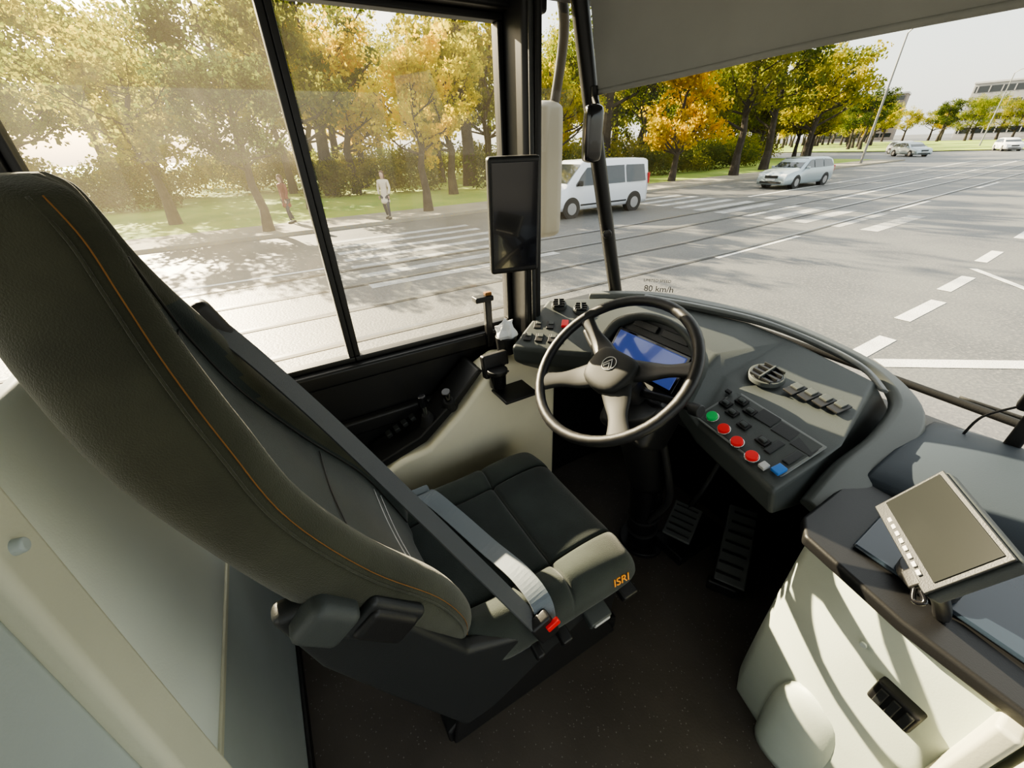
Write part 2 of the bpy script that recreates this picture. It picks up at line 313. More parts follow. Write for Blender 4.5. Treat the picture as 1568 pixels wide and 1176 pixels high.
# ================================================================== STEERING WHEEL
G=grp('steering_wheel'); C=V((-.705,.71,.925)); tl=math.radians(38)
ex=V((1,0,0)); ey=V((0,math.cos(tl),math.sin(tl))); en=ex.cross(ey)
L=lambda a,b,c=0: C+ex*a+ey*b+en*c
tube('rim',[L(.225*math.cos(t),.225*math.sin(t)) for t in [2*math.pi*k/48 for k in range(48)]],.0150,M_wheel,G,sides=14,nv=1,closed=True)
def spoke(a,w0,w1,m):
    a=math.radians(a); d=(math.cos(a),math.sin(a)); n=(-d[1],d[0]); rg=[]
    for rr_,w,c,th in((.03,w0,-.02,.016),(.10,w0*.8,-.022,.011),(.16,w1*.85,-.012,.009),(.220,w1*1.1,0,.009)):
        rg.append([L(d[0]*rr_+n[0]*s*w,d[1]*rr_+n[1]*s*w,c+q*th) for s,q in((-1,-.6),(-.9,.6),(0,1),(.9,.6),(1,-.6),(0,-1))])
    loft('spoke',rg,m,G,nu=3,nv=4)
spoke(155,.034,.020,M_wheel); spoke(25,.034,.020,M_wheel); spoke(222,.044,.028,M_spoke); spoke(318,.044,.028,M_spoke)
hub=[]
for c,s in((-.05,.7),(-.045,1),(-.012,1.04),(.004,.95),(.010,.6),(.011,.1)):
    hub.append([L(s*p[0],s*p[1]-.004,c) for p in((-.060,.045),(0,.052),(.060,.045),(.072,.0),(.055,-.055),(0,-.070),(-.055,-.055),(-.072,0))])
loft('hub_pad',hub,M_spoke,G,nu=3,nv=3)
tube('emblem_ring',[L(.021*math.cos(t),.021*math.sin(t),.0125) for t in [2*math.pi*k/20 for k in range(20)]],.0012,M_ltgrey,G,sides=6,nv=1,closed=True)
for pts in(((-.017,-.012),(0,.014),(.017,-.012)),((-.010,-.013),(0,.002),(.010,-.013))):
    tube('emblem_chevron',[L(a,b,.0125) for a,b in pts],.0022,M_ltgrey,G,sides=6,nv=1)
tube('steering_shaft',[L(0,0,-.04),L(0,0,-.10),(-.69,.83,.76)],.045,M_black,G)
tube('stalk_left',[(-.72,.76,.86),(-.85,.78,.90),(-.92,.80,.93)],lambda t:.010,M_black,G)
tube('stalk_right',[(-.66,.80,.83),(-.56,.83,.84),(-.50,.83,.85)],lambda t:.012,M_black,G)
cyl('stalk_knob',(-.52,.83,.845),(-.49,.828,.852),.017,M_dashd,G)
G=grp('steering_column')
tube('column_shroud',[(-.69,.80,.80),(-.69,.87,.62),(-.69,.94,.40)],lambda t:.085-.02*t,M_black,G,sides=20)
box('shroud_cowl',(-.69,.84,.72),(.20,.14,.16),M_black,G,(-25,0,0),.03)
cyl('column_post',(-.70,.94,.42),(-.71,1.0,.0),.055,M_blackg,G)
for z in(.1,.18,.26,.34): cyl('post_ring',(-.705,.99-.145*z*.4,z),(-.705,.99-.145*z*.4-.003,z+.012),.061,M_rubber,G)
cyl('post_flange',(-.71,1.0,0),(-.71,1.0,.02),.09,M_black,G)
tube('cable',[(-.62,.86,.7),(-.58,.9,.5),(-.60,.95,.35),(-.66,.95,.2)],.012,M_rubber,G)

def pedal(name,bl,br,tl_,tr_,ribs,m):
    G=grp(name); q=Quad(bl,br,tl_,tr_); w=(V(br)-V(bl)).length; d=(V(tl_)-V(bl)).length
    q.box('plate',.5,.5,w,d,.015,m,G,.006,off=-.01)
    for i in range(ribs): q.box('rib_%d'%(i+1),.5,(i+.7)/(ribs+.4),w*.8,d*.03,.005,M_black,G,.001,off=.005)
    return G,q
M_pedal=mat('pedal_grey',(.10,.105,.105),.5,bump=.2,bscale=300)
g,q=pedal('brake_pedal',(-.645,1.03,.10),(-.545,1.07,.10),(-.70,1.16,.16),(-.60,1.20,.16),5,M_pedal)
bb('pedal_bracket',-.68,-.54,1.03,1.30,0,.05,M_black,g,.008); tube('pedal_arm',[(-.64,1.12,.12),(-.65,1.25,.2),(-.65,1.33,.35)],.014,M_black,g)
g,q=pedal('accelerator_pedal',(-.435,1.06,.05),(-.345,1.11,.05),(-.55,1.32,.17),(-.46,1.37,.17),7,M_pedal)
box('heel_hinge',(-.395,1.08,.025),(.10,.03,.05),M_black,g,(0,0,30),.008)

# ================================================================== DASHBOARD
G=grp('dashboard')
cols=[
[(-1.26,.88,.84),(-1.22,.86,.94),(-1.15,.735,.905),(-1.085,.61,.86),(-1.085,.62,.80),(-1.16,.74,.70)],
[(-1.14,1.2,.82),(-1.10,1.04,.945),(-1.04,.88,.905),(-.97,.71,.86),(-.97,.72,.80),(-1.03,.87,.68)],
[(-.98,1.35,.80),(-.97,1.16,.945),(-.91,1.0,.92),(-.88,.86,.84),(-.88,.87,.78),(-.88,1.0,.64)],
[(-.68,1.46,.78),(-.68,1.28,.93),(-.62,1.06,.895),(-.60,.88,.82),(-.60,.89,.76),(-.60,1.02,.62)],
[(-.5,1.5,.74),(-.56,1.33,.90),(-.58,1.05,.835),(-.53,.895,.762),(-.53,.905,.69),(-.50,1.1,.56)],
[(-.28,1.5,.70),(-.33,1.37,.845),(-.245,1.04,.812),(-.275,.825,.755),(-.265,.84,.675),(-.26,1.06,.60)]]
vs=[p for c in cols for p in c]+[(-1.2,1.0,.6),(-1.05,1.2,.6),(-.9,1.3,.55),(-.65,1.4,.52),(-.48,1.42,.5),(-.27,1.45,.55)]
fs=[]
for i in range(5):
    for j in range(5): fs.append((i*6+j,i*6+6+j,i*6+7+j,i*6+1+j))
    fs.append((i*6+5,i*6+11,36+i+1,36+i)); fs.append((36+i,36+i+1,i*6+6,i*6))
fs.append((0,1,2,3,4,5,36)); fs.append((30,31,32,33,34,35,41))
mk('dash_body',vs,fs,M_dash,G,bevel=.014)
def band(name,path,w,th,m,side):
    P=[V(p) for p in crs(path,6)]; vs=[];k=len(P)
    S=[V(s) for s in crs(side,6)]
    for i,p in enumerate(P):
        s=S[i].normalized(); t=(P[min(i+1,k-1)]-P[max(i-1,0)]).normalized(); nn=t.cross(s).normalized()
        if nn.z<0: nn=-nn
        ww=w(i/(k-1)) if callable(w) else w
        for a,b in((-.5,-.5),(-.5,.1),(-.35,.5),(.35,.5),(.5,.1),(.5,-.5)): vs.append(p+s*ww*a+nn*th*b)
    fs=[]
    for i in range(k-1):
        for j in range(6): fs.append((i*6+j,i*6+(j+1)%6,i*6+6+(j+1)%6,i*6+6+j))
    fs+=[tuple(range(6)),tuple(range(6*k-6,6*k))]
    return mk(name,vs,fs,m,G,bevel=.006)
bside=[(-.5,.8,0),(-.4,.9,0),(-.35,.9,0),(-.3,.95,-.1),(-.1,1,-.2),(.3,.9,-.3),(.8,.5,-.35),(1,.1,-.35),(1,0,-.3),(1,-.1,-.2)]
bpath=[(-1.16,1.02,.94),(-1.0,1.17,.95),(-.82,1.26,.945),(-.65,1.34,.93),(-.50,1.42,.885),(-.36,1.47,.83),(-.25,1.42,.78),(-.215,1.26,.74),(-.215,1.08,.71),(-.20,.93,.68)]
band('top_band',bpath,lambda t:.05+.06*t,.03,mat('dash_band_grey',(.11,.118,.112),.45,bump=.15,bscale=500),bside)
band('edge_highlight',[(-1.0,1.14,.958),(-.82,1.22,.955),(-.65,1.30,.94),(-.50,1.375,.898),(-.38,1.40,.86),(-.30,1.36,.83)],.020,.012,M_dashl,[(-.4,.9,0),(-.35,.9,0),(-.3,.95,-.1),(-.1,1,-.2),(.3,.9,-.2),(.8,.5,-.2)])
bb('demister_shelf',-1.1,1.2,1.44,1.6,.62,.70,M_dashd,G,.01)
bb('firewall',-1.25,1.2,1.38,1.5,0,.60,M_matt,G,0)
Q=Quad((-1.085,.615,.862),(-.965,.715,.862),(-1.215,.86,.942),(-1.10,1.035,.947))
def vent(q,a,b,rad,name):
    q.cyl(name+'_ring',a,b,rad,.012,M_dash,G,rb=rad*.92); q.cyl(name+'_well',a,b,rad*.8,.0135,M_blackg,G)
    for k in(-.5,-.17,.17,.5):
        R=q.R(a,b); p=q.p(a,b)+R@V((0,k*rad*1.3,.016)); box(name+'_slat',p,(rad*1.45*math.sqrt(1-k*k*1.1),.004,.008),M_dashd,G,R,.001)
    R=q.R(a,b); box(name+'_fin',q.p(a,b)+R@V((0,0,.018)),(.005,rad*1.4,.010),M_dash,G,R,.001)
vent(Q,.30,.83,.030,'vent_small'); vent(Q,.78,.74,.030,'vent_mid')
for a,b in((.2,.18),(.45,.18),(.2,.42),(.45,.42),(.72,.18)):
    Q.box('switch',a,b,.026,.040,.006,M_black,G); Q.box('switch_cap',a,b+.03,.020,.018,.009,M_dash,G)
Q.box('hazard_switch',.72,.45,.024,.036,.010,M_red,G)
Qc=Quad((-.885,.84,.83),(-.585,.845,.83),(-.885,.925,.965),(-.585,.93,.965))
arc=[]
for t in np.linspace(0,1,9):
    ang=math.pi*(1-t); arc.append((.5+.62*math.cos(ang),-.05+1.30*math.sin(ang)**.55 if 0<t<1 else -.05))
Rc=Qc.R()
def Lc(a,b,c): return Qc.p(a,b)+Rc@V((0,0,c))
ringsA=[[Lc(a,b,-.03),Lc(a,b,.02),Lc(.5+(a-.5)*.93,b*.95,.026),Lc(.5+(a-.5)*.86,b*.90,.015),Lc(.5+(a-.5)*.86,b*.90,-.03)] for a,b in arc]
loft('binnacle_hood',ringsA,M_dash,G,nu=1,nv=5)
plate=[Lc(a,b,-.002) for a,b in crs(arc,4)]
mk('binnacle_plate',plate,[tuple(range(len(plate)))],M_dashd,G)
Qc.box('screen_bezel',.5,.42,.275,.118,.008,M_blackg,G,.006); Qc.box('cluster_display',.5,.42,.255,.100,.010,M_screen,G,.003)
Qc.box('indicator_strip',.33,.98,.09,.022,.008,M_dashd,G); Qc.box('indicator_strip_b',.70,.98,.09,.022,.008,M_dashd,G)
Qu=Quad((-.585,1.06,.842),(-.25,1.045,.818),(-.56,1.33,.905),(-.34,1.37,.85))
vent(Qu,.24,.27,.050,'vent_large')
for k in range(4):
    Qu.box('rocker_bezel',.50+.12*k,.30+.02*k,.030,.058,.006,M_black,G,rot=-.15); Qu.box('rocker',.50+.12*k,.33+.02*k,.022,.026,.011,M_dash,G,rot=-.15)
Qp=Quad((-.525,.90,.764),(-.28,.833,.758),(-.575,1.042,.834),(-.25,1.03,.812))
Qp.box('control_fascia',.5,.5,.262,.150,.004,M_dashl,G,.006); Qp.box('control_fascia_inner',.5,.5,.250,.140,.0052,M_dash,G,.004)
for a,b,m in((.10,.22,M_green),(.28,.17,M_red),(.47,.14,M_red),(.67,.11,M_red)):
    Qp.cyl('push_bezel',a,b,.0175,.009,M_chrome,G,off=.003); Qp.cyl('push_button',a,b,.0145,.016,m,G,off=.003)
Qp.box('blue_rocker',.90,.22,.022,.028,.010,M_bluebtn,G,.002,off=.003); Qp.box('blue_rocker_b',.80,.13,.018,.02,.010,M_ltgrey,G,.002,off=.003)
for a,b in((.14,.60),(.25,.80),(.24,.52),(.36,.72),(.40,.45),(.62,.42)):
    Qp.box('toggle_bezel',a,b,.030,.024,.008,M_black,G,.002,off=.003); Qp.box('toggle_rocker',a,b,.018,.013,.013,M_dash,G,.003,off=.003)
for a,b in((.50,.78),(.68,.75),(.86,.72)): Qp.box('blank_cover',a,b,.052,.040,.004,M_dashd,G,.002,off=.004)
for a,b in((.72,.45),(.88,.48)): Qp.box('blank_slot',a,b,.018,.05,.005,M_dashd,G,.002,off=.003)
Qp.box('small_button',.10,.83,.016,.012,.008,M_black,G,off=.003)

# ================================================================== LEFT CONSOLE
G=grp('side_console')
prism('console_body',[(.10,0),(.10,.50),(.18,.535),(.28,.545),(.40,.64),(.53,.765),(.60,.795),(.72,.77),(.82,.72),(.82,0)],0,-1.24,-1.10,M_cream,G,.018)
prism('console_top_tray',[(.12,.515),(.28,.56),(.40,.655),(.52,.775),(.50,.785),(.38,.68),(.26,.59),(.10,.54)],0,-1.25,-1.125,M_black,G,.006)
box('phone_holder_back',(-1.12,.565,.79),(.03,.10,.085),M_black,G,(0,-10,0),.008)
cyl('cup_holder_ring',(-1.085,.555,.775),(-1.085,.555,.79),.036,M_black,G); cyl('cup_holder_well',(-1.085,.555,.72),(-1.085,.555,.785),.028,M_blackg,G,rb=.031)
box('phone_holder_tray',(-1.055,.60,.70),(.12,.13,.012),M_black,G,(0,0,0),.005)
box('phone_holder_stem',(-1.10,.575,.735),(.02,.03,.07),M_black,G,None,.005)
cyl('joystick_boot',(-1.16,.31,.60),(-1.15,.30,.66),.035,M_rubber,G,rb=.016); cyl('joystick_stem',(-1.15,.30,.65),(-1.145,.295,.71),.008,M_chrome,G)
cyl('joystick_knob',(-1.146,.296,.70),(-1.143,.292,.74),.018,M_blackg,G,rb=.014)
cyl('parking_lever_boot',(-1.15,.39,.66),(-1.13,.38,.70),.030,M_rubber,G,rb=.018); cyl('parking_lever',(-1.13,.38,.70),(-1.115,.37,.745),.010,M_blackg,G,rb=.016)
for i in range(4): box('console_switch_%d'%(i+1),(-1.19,.17+.03*i,.60+.012*i),(.03,.02,.015),M_dashd,G,(20,0,0),.003)
G=grp('tissue_cup')
cyl('cup',(-1.165,.64,.80),(-1.165,.64,.865),.034,M_black,G,rb=.040)
rg=[]
for z,rd in((.85,.030),(.875,.036),(.895,.033),(.915,.022),(.925,.004)):
    rg.append([(-1.165+rd*(1+.45*random.uniform(-1,1))*math.cos(t),.64+rd*(1+.45*random.uniform(-1,1))*math.sin(t),z+random.uniform(-.010,.010)) for t in [2*math.pi*k/12 for k in range(12)]])
loft('crumpled_tissue',rg,M_tissue,G,nu=2,nv=2,smooth=False)
G=grp('window_latch')
bb('latch_post',-1.26,-1.235,.60,.625,.80,1.0,M_black,G,.005); bb('latch_arm',-1.265,-1.225,.56,.63,.98,1.0,M_black,G,.005); bb('latch_light',-1.25,-1.23,.60,.625,1.0,1.012,M_orange,G,.003)
G=grp('tablet_display')
R=Euler((0,0,math.radians(-12))).to_matrix()@Euler((math.radians(0),math.radians(4),0)).to_matrix()
box('housing',(-1.115,.655,1.265),(.032,.158,.328),M_black,G,R,.010); box('screen',(-1.099,.652,1.266),(.004,.140,.296),M_dark,G,R,.002)
box('mount_arm',(-1.15,.72,1.25),(.07,.04,.06),M_black,G,R,.01)
G=grp('driver_monitor_camera')
rg=[]
for xo,s in((-.03,.5),(-.025,.92),(0,1),(.018,.96),(.028,.8),(.030,.2)):
    rg.append([( -1.13+xo*.8,.955+s*a-xo*.3,1.475+s*b) for a,b in((-.024,.075),(.024,.075),(.034,.05),(.034,-.05),(.024,-.075),(-.024,-.075),(-.034,-.05),(-.034,.05))])
loft('housing',rg,M_blackg,G,nu=3,nv=2); tube('arm',[(-1.14,.98,1.54),(-1.165,.985,1.57),(-1.17,.985,1.6)],.010,M_black,G)
G=grp('exterior_mirror')
rg=[]
for z,s in((1.115,.5),(1.13,.9),(1.17,1),(1.35,1.02),(1.54,1),(1.575,.9),(1.59,.5)):
    rg.append([(-1.50+s*a,1.015+s*b,z) for a,b in((-.10,-.05),(.06,-.055),(.075,0),(.06,.055),(-.10,.055),(-.12,0))])
loft('mirror_shell',rg,mat('mirror_shell_beige',(.34,.32,.27),.5),G,nu=3,nv=3); bb('mirror_face',-1.59,-1.45,.955,.962,1.16,1.55,M_chrome,G,.002)
tube('mirror_arm',[(-1.47,1.05,1.57),(-1.42,1.05,1.8),(-1.36,.95,1.95)],.018,M_frame,G)

# ================================================================== RIGHT CONSOLE
G=grp('front_console')
rg=[]
for z,o in((0,.01),(.08,.0),(.30,-.003),(.48,.0),(.62,.005),(.685,.015)):
    rg.append([(-.195+o*.3,.88+o,z),(-.17,.835+o,z),(0,.785+o,z),(.14,.765+o,z),(.62,.78+o,z),(.62,1.3,z),(.2,1.35,z),(-.15+o*.3,1.3,z)])
loft('white_housing',rg,M_white,G,nu=1,nv=4)
prism('top_trim',[(-.215,.86),(-.185,.81),(0,.765),(.30,.745),(.66,.77),(.66,1.48),(-.22,1.48)],2,.685,.715,M_black,G,.008)
prism('gloss_tray',[(-.12,.86),(.30,.83),(.62,.84),(.62,1.20),(-.13,1.10)],2,.716,.726,mat('gloss_tray_blue',(.02,.03,.045),.25,coat=.3),G,.006)
rg=[]
for x,zo in((-.20,0),(-.14,.03),(0,.06),(.3,.07),(.7,.07)):
    rg.append([(x,1.10,.70),(x,1.14,.735+zo*.4),(x,1.30,.75+zo*.8),(x,1.46,.74+zo*.5),(x,1.55,.70),(x,1.3,.66)])
loft('dash_top_right',rg,M_blue,G,nu=3,nv=4)
rg=[]
for z,s in((.0,.9),(.10,1),(.22,1),(.30,.8),(.33,.4)):
    rg.append([(-.01+.075*s*a,.80-.035*s*b,z) for a,b in((-1,-.3),(-.8,.7),(0,1),(.8,.7),(1,-.3))])
loft('housing_bulge',rg,M_white,G,nu=3,nv=3)
box('grip_frame',(.060,.772,.525),(.070,.03,.060),M_black,G,(0,0,-8),.006)
for k in(-1,0,1): box('grip_slat',(.060+.020*k,.757-.003*k,.525),(.013,.008,.044),M_dashd,G,(0,0,-8),.002)
bb('rib_a',.135,.165,.725,.79,0,.69,M_beige,G,.008); bb('rib_b',.175,.20,.725,.79,0,.70,M_beige,G,.008); bb('side_leaf',.20,.62,.74,.78,0,.69,M_white,G,.008)
cyl('scuff_screw',(-.02,.79,.58),(-.02,.785,.58),.006,M_pgrey,G)
G=grp('monitor')
D,Cc,A,B=V((-.10,.78,.885)),V((0,.655,.885)),V((-.075,.825,.985)),V((.04,.70,.985))
Qm=Quad(D,Cc,A,B); w=.172; d=.118
Qm.box('casing',.5,.5,w,d,.022,M_dash,G,.006,off=-.024); Qm.box('bezel',.5,.5,w-.004,d-.004,.004,M_dashd,G,.003)
Qm.box('screen',.5,.56,w-.018,d-.030,.003,mat('monitor_screen',(.016,.018,.018),.2,spec=.35),G,.001,off=.003)
for k in range(8): Qm.box('button_%d'%(k+1),.18+.09*k,.09,.009,.006,.003,M_ltgrey,G,.001,off=.003)
Qm.box('knob_plate',.8,-.03,.03,.02,.008,M_black,G,.004,off=-.005)
tube('mount_stem',[Qm.p(.5,.4)+Qm.R()@V((0,0,-.02)),V((.0,.86,.80)),V((-.01,.88,.72))],.014,M_black,G)
tube('mount_stem_side',[Qm.p(.85,.1)+Qm.R()@V((0,0,-.02)),V((.02,.76,.80)),V((.03,.83,.72))],.012,M_black,G)
cyl('mount_base',(-.01,.88,.726),(-.01,.88,.745),.045,M_black,G)
tube('knob_screw',[Qm.p(.9,-.05),Qm.p(1.0,-.12),Qm.p(1.05,-.02),Qm.p(.95,.0)],.0035,M_blackg,G)
G=grp('dash_camera')
box('housing',(-.05,1.45,.915),(.07,.035,.10),M_black,G,(10,0,10),.01); cyl('lens',(-.05,1.468,.925),(-.05,1.48,.927),.016,M_blackg,G)
tube('cable',[(-.08,1.45,.87),(-.12,1.44,.82),(-.13,1.43,.76)],.003,M_black,G); box('foot',(-.05,1.47,.80),(.03,.03,.13),M_black,G,(-8,0,0),.006)
G=grp('windshield_wiper')
tube('blade',[(-.20,1.64,.765),(.1,1.68,.75),(.6,1.67,.75)],.007,M_rubber,G,sides=6); tube('arm',[(.3,1.68,.70),(0,1.68,.76)],.006,M_frame,G)

# ================================================================== EXTERIOR
GZ=-1.05
def ground_mat(name,c1,c2,c3,sc,rough=.9,p3=(.5,.68)):
    m=bpy.data.materials.new(name); m.use_nodes=True; nt=m.node_tree; b=nt.nodes['Principled BSDF']; b.inputs['Roughness'].default_value=rough
    tc=nt.nodes.new('ShaderNodeTexCoord'); n=nt.nodes.new('ShaderNodeTexNoise'); n.inputs['Scale'].default_value=sc; n.inputs['Detail'].default_value=8
    n2=nt.nodes.new('ShaderNodeTexNoise'); n2.inputs['Scale'].default_value=sc*40; n2.inputs['Detail'].default_value=4
    nt.links.new(tc.outputs['Object'],n.inputs['Vector']); nt.links.new(tc.outputs['Object'],n2.inputs['Vector'])
    cr=nt.nodes.new('ShaderNodeValToRGB'); cr.color_ramp.elements[0].position=.35; cr.color_ramp.elements[1].position=.62
    cr.color_ramp.elements[0].color=(*c1,1); cr.color_ramp.elements[1].color=(*c2,1); nt.links.new(n.outputs['Fac'],cr.inputs['Fac'])
    mx=nt.nodes.new('ShaderNodeMix'); mx.data_type='RGBA'; cr2=nt.nodes.new('ShaderNodeValToRGB'); cr2.color_ramp.elements[0].position=p3[0]; cr2.color_ramp.elements[1].position=p3[1]
    nt.links.new(n2.outputs['Fac'],cr2.inputs['Fac']); nt.links.new(cr2.outputs['Color'],mx.inputs[0]); nt.links.new(cr.outputs['Color'],mx.inputs[6]); mx.inputs[7].default_value=(*c3,1)
    nt.links.new(mx.outputs[2],b.inputs['Base Color'])
    bp=nt.nodes.new('ShaderNodeBump'); bp.inputs['Strength'].default_value=.4; bp.inputs['Distance'].default_value=.02; nt.links.new(n2.outputs['Fac'],bp.inputs['Height']); nt.links.new(bp.outputs['Normal'],b.inputs['Normal'])
    return m
M_asph=ground_mat('asphalt',(.085,.085,.085),(.12,.12,.115),(.16,.155,.145),.6,.55)
M_grass=ground_mat('grass_leaves',(.14,.28,.03),(.28,.38,.05),(.38,.30,.07),.4)
M_side=ground_mat('sidewalk_paving',(.24,.23,.21),(.29,.28,.24),(.40,.30,.12),.8)
M_paint=ground_mat('road_paint',(.58,.58,.56),(.68,.68,.66),(.42,.42,.41),2)
M_worn=ground_mat('worn_road_paint',(.28,.28,.27),(.45,.45,.44),(.18,.18,.17),1.5)
M_rail=mat('tram_rail',(.30,.30,.31),.3,metal=.8); M_groove=mat('rail_groove',(.03,.03,.03),.7)
mk('road',[(-400,-200,GZ),(200,-200,GZ),(200,600,GZ),(-400,600,GZ)],[(0,1,2,3)],M_asph)
kx=lambda y:-17.0-.05*y
YE=58; SW=2.6
mk('grass_ground',[(kx(-60)-SW,-60,GZ+.12),(kx(YE)-SW,YE,GZ+.12),(-150,YE+22,GZ+.12),(-150,-60,GZ+.12)],[(0,1,2,3)],M_grass)
mk('sidewalk',[(kx(-60),-60,GZ+.12),(kx(YE),YE,GZ+.12),(kx(YE)-SW,YE,GZ+.121),(kx(-60)-SW,-60,GZ+.121),(kx(-60),-60,GZ),(kx(YE),YE,GZ)],[(0,1,2,3),(0,4,5,1)],M_side)
G=grp('road_markings')
def stripe(p,q,w,z=.006,nm='line',m=None):
    p=V((p[0],p[1],0));q=V((q[0],q[1],0)); t=(q-p).normalized(); n=V((-t.y,t.x,0))*w/2; zz_=V((0,0,GZ+z))
    mk(nm,[p+n+zz_,p-n+zz_,q-n+zz_,q+n+zz_],[(0,1,2,3)],m or M_paint,G)
for i in range(7): stripe((-8.9-.95*i,1.6),(-8.9-.95*i-.1,6.6),.36,nm='zebra_bar',m=M_worn)
for i in range(11): stripe((-5.5-1.0*i,15.5),(-5.7-1.0*i,19.5),.45,nm='zebra_bar',m=M_worn)
for y in(9.3,20.2,31,42,53): stripe((-6.1-.055*(y-9.3),y),(-6.1-.055*(y-5.3),y+4),.14)
for a,b,c,d_ in((-1.8,6.03,-1.82,7.16),(-2.0,8.09,-2.02,9.55),(-2.19,10.3,-2.24,11.7),(-2.5,13.3,-2.6,14.8),(-2.75,17,-2.9,19),(-3.1,22,-3.3,25),(-3.8,29,-4.1,33)): stripe((a,b),(c,d_),.20,m=M_paint)
stripe((-1.55,6.2),(.6,9.2),.22); stripe((-2.4,12.5),(.5,9.5),.14); stripe((-11.2,-8),(-11.2,1),.14); stripe((-12.8,21),(-15,60),.14)
stripe((-9.6,22),(-13,70),.14); stripe((-7.6,-10),(-7.6,.5),.12)
G=grp('tram_rails')
for x0 in(-6.3,-7.75,-9.3,-10.75):
    for a,b in(((x0+.3,-14),(x0,10)),((x0,10),(x0-3.2,60))):
        for off,wd,mm,zz2 in((0,.045,M_rail,.009),(.09,.05,M_groove,.0085)):
            p=V((a[0]+off,a[1],GZ+zz2));q=V((b[0]+off,b[1],GZ+zz2)); mk('rail',[p+V((wd,0,0)),p-V((wd,0,0)),q-V((wd,0,0)),q+V((wd,0,0))],[(0,1,2,3)],mm,G)

# ---- trees
def leafmat(name,c1,c2,c3):
    m=bpy.data.materials.new(name); m.use_nodes=True; nt=m.node_tree; nt.nodes.clear(); o=nt.nodes.new('ShaderNodeOutputMaterial')
    oi=nt.nodes.new('ShaderNodeObjectInfo'); tc=nt.nodes.new('ShaderNodeTexCoord'); n=nt.nodes.new('ShaderNodeTexNoise'); n.inputs['Scale'].default_value=1.1; n.inputs['Detail'].default_value=4
    nt.links.new(tc.outputs['Object'],n.inputs['Vector'])
    ad=nt.nodes.new('ShaderNodeMath'); ad.operation='MULTIPLY_ADD'; ad.inputs[1].default_value=.3; nt.links.new(oi.outputs['Random'],ad.inputs[0]); nt.links.new(n.outputs['Fac'],ad.inputs[2])
    cr=nt.nodes.new('ShaderNodeValToRGB'); e=cr.color_ramp.elements; e[0].position=.45; e[0].color=(*c1,1); e[1].position=.85; e[1].color=(*c3,1); k=e.new(.65); k.color=(*c2,1)
    nt.links.new(ad.outputs[0],cr.inputs['Fac'])
    d=nt.nodes.new('ShaderNodeBsdfDiffuse'); t=nt.nodes.new('ShaderNodeBsdfTranslucent'); mx=nt.nodes.new('ShaderNodeMixShader'); mx.inputs[0].default_value=.55
    nt.links.new(cr.outputs['Color'],d.inputs[0]); nt.links.new(cr.outputs['Color'],t.inputs[0]); nt.links.new(d.outputs[0],mx.inputs[1]); nt.links.new(t.outputs[0],mx.inputs[2]); nt.links.new(mx.outputs[0],o.inputs[0]); return m
L_green=leafmat('leaves_green',(.085,.12,.02),(.19,.22,.03),(.45,.38,.05)); L_dark=leafmat('leaves_dark',(.038,.060,.018),(.085,.115,.025),(.24,.23,.04))
L_yel=leafmat('leaves_yellow',(.26,.26,.03),(.60,.50,.04),(.80,.54,.04)); L_or=leafmat('leaves_orange',(.42,.32,.03),(.72,.44,.03),(.74,.32,.03))
M_bark=mat('bark',(.040,.032,.026),.95,bump=1,bscale=15,var=.3,vscale=3)
def tube_np(path,radii,sides=7):
    vs=[];fs=[];P=[V(p) for p in path];a=V((1,0,0))
    for i,p in enumerate(P):
        t=(P[min(i+1,len(P)-1)]-P[max(i-1,0)]).normalized(); a=t.orthogonal().normalized() if i==0 else (a-t*a.dot(t)).normalized(); b=t.cross(a)
        for k in range(sides): an=2*math.pi*k/sides; vs.append(p+(a*math.cos(an)+b*math.sin(an))*radii[i])
    for i in range(len(P)-1):
        for k in range(sides): fs.append((i*sides+k,i*sides+(k+1)%sides,(i+1)*sides+(k+1)%sides,(i+1)*sides+k))
    return vs,fs
def leaves(centers,rads,n,size):
    idx=rng.integers(0,len(centers),n); c=np.array(centers)[idx]; rd=np.array(rads)[idx]
    v=rng.normal(size=(n,3)); v/=np.linalg.norm(v,axis=1)[:,None]; p=c+v*(rd*rng.random(n)**.45)[:,None]*np.array([1,1,.75])
    a=rng.normal(size=(n,3)); a/=np.linalg.norm(a,axis=1)[:,None]; b=np.cross(a,rng.normal(size=(n,3))); b/=np.linalg.norm(b,axis=1)[:,None]
    s=(size*(.6+.8*rng.random(n)))[:,None]
    q=np.stack([p-a*s*.5,p+b*s*.35,p+a*s*.5,p-b*s*.35],1).reshape(-1,3); return q
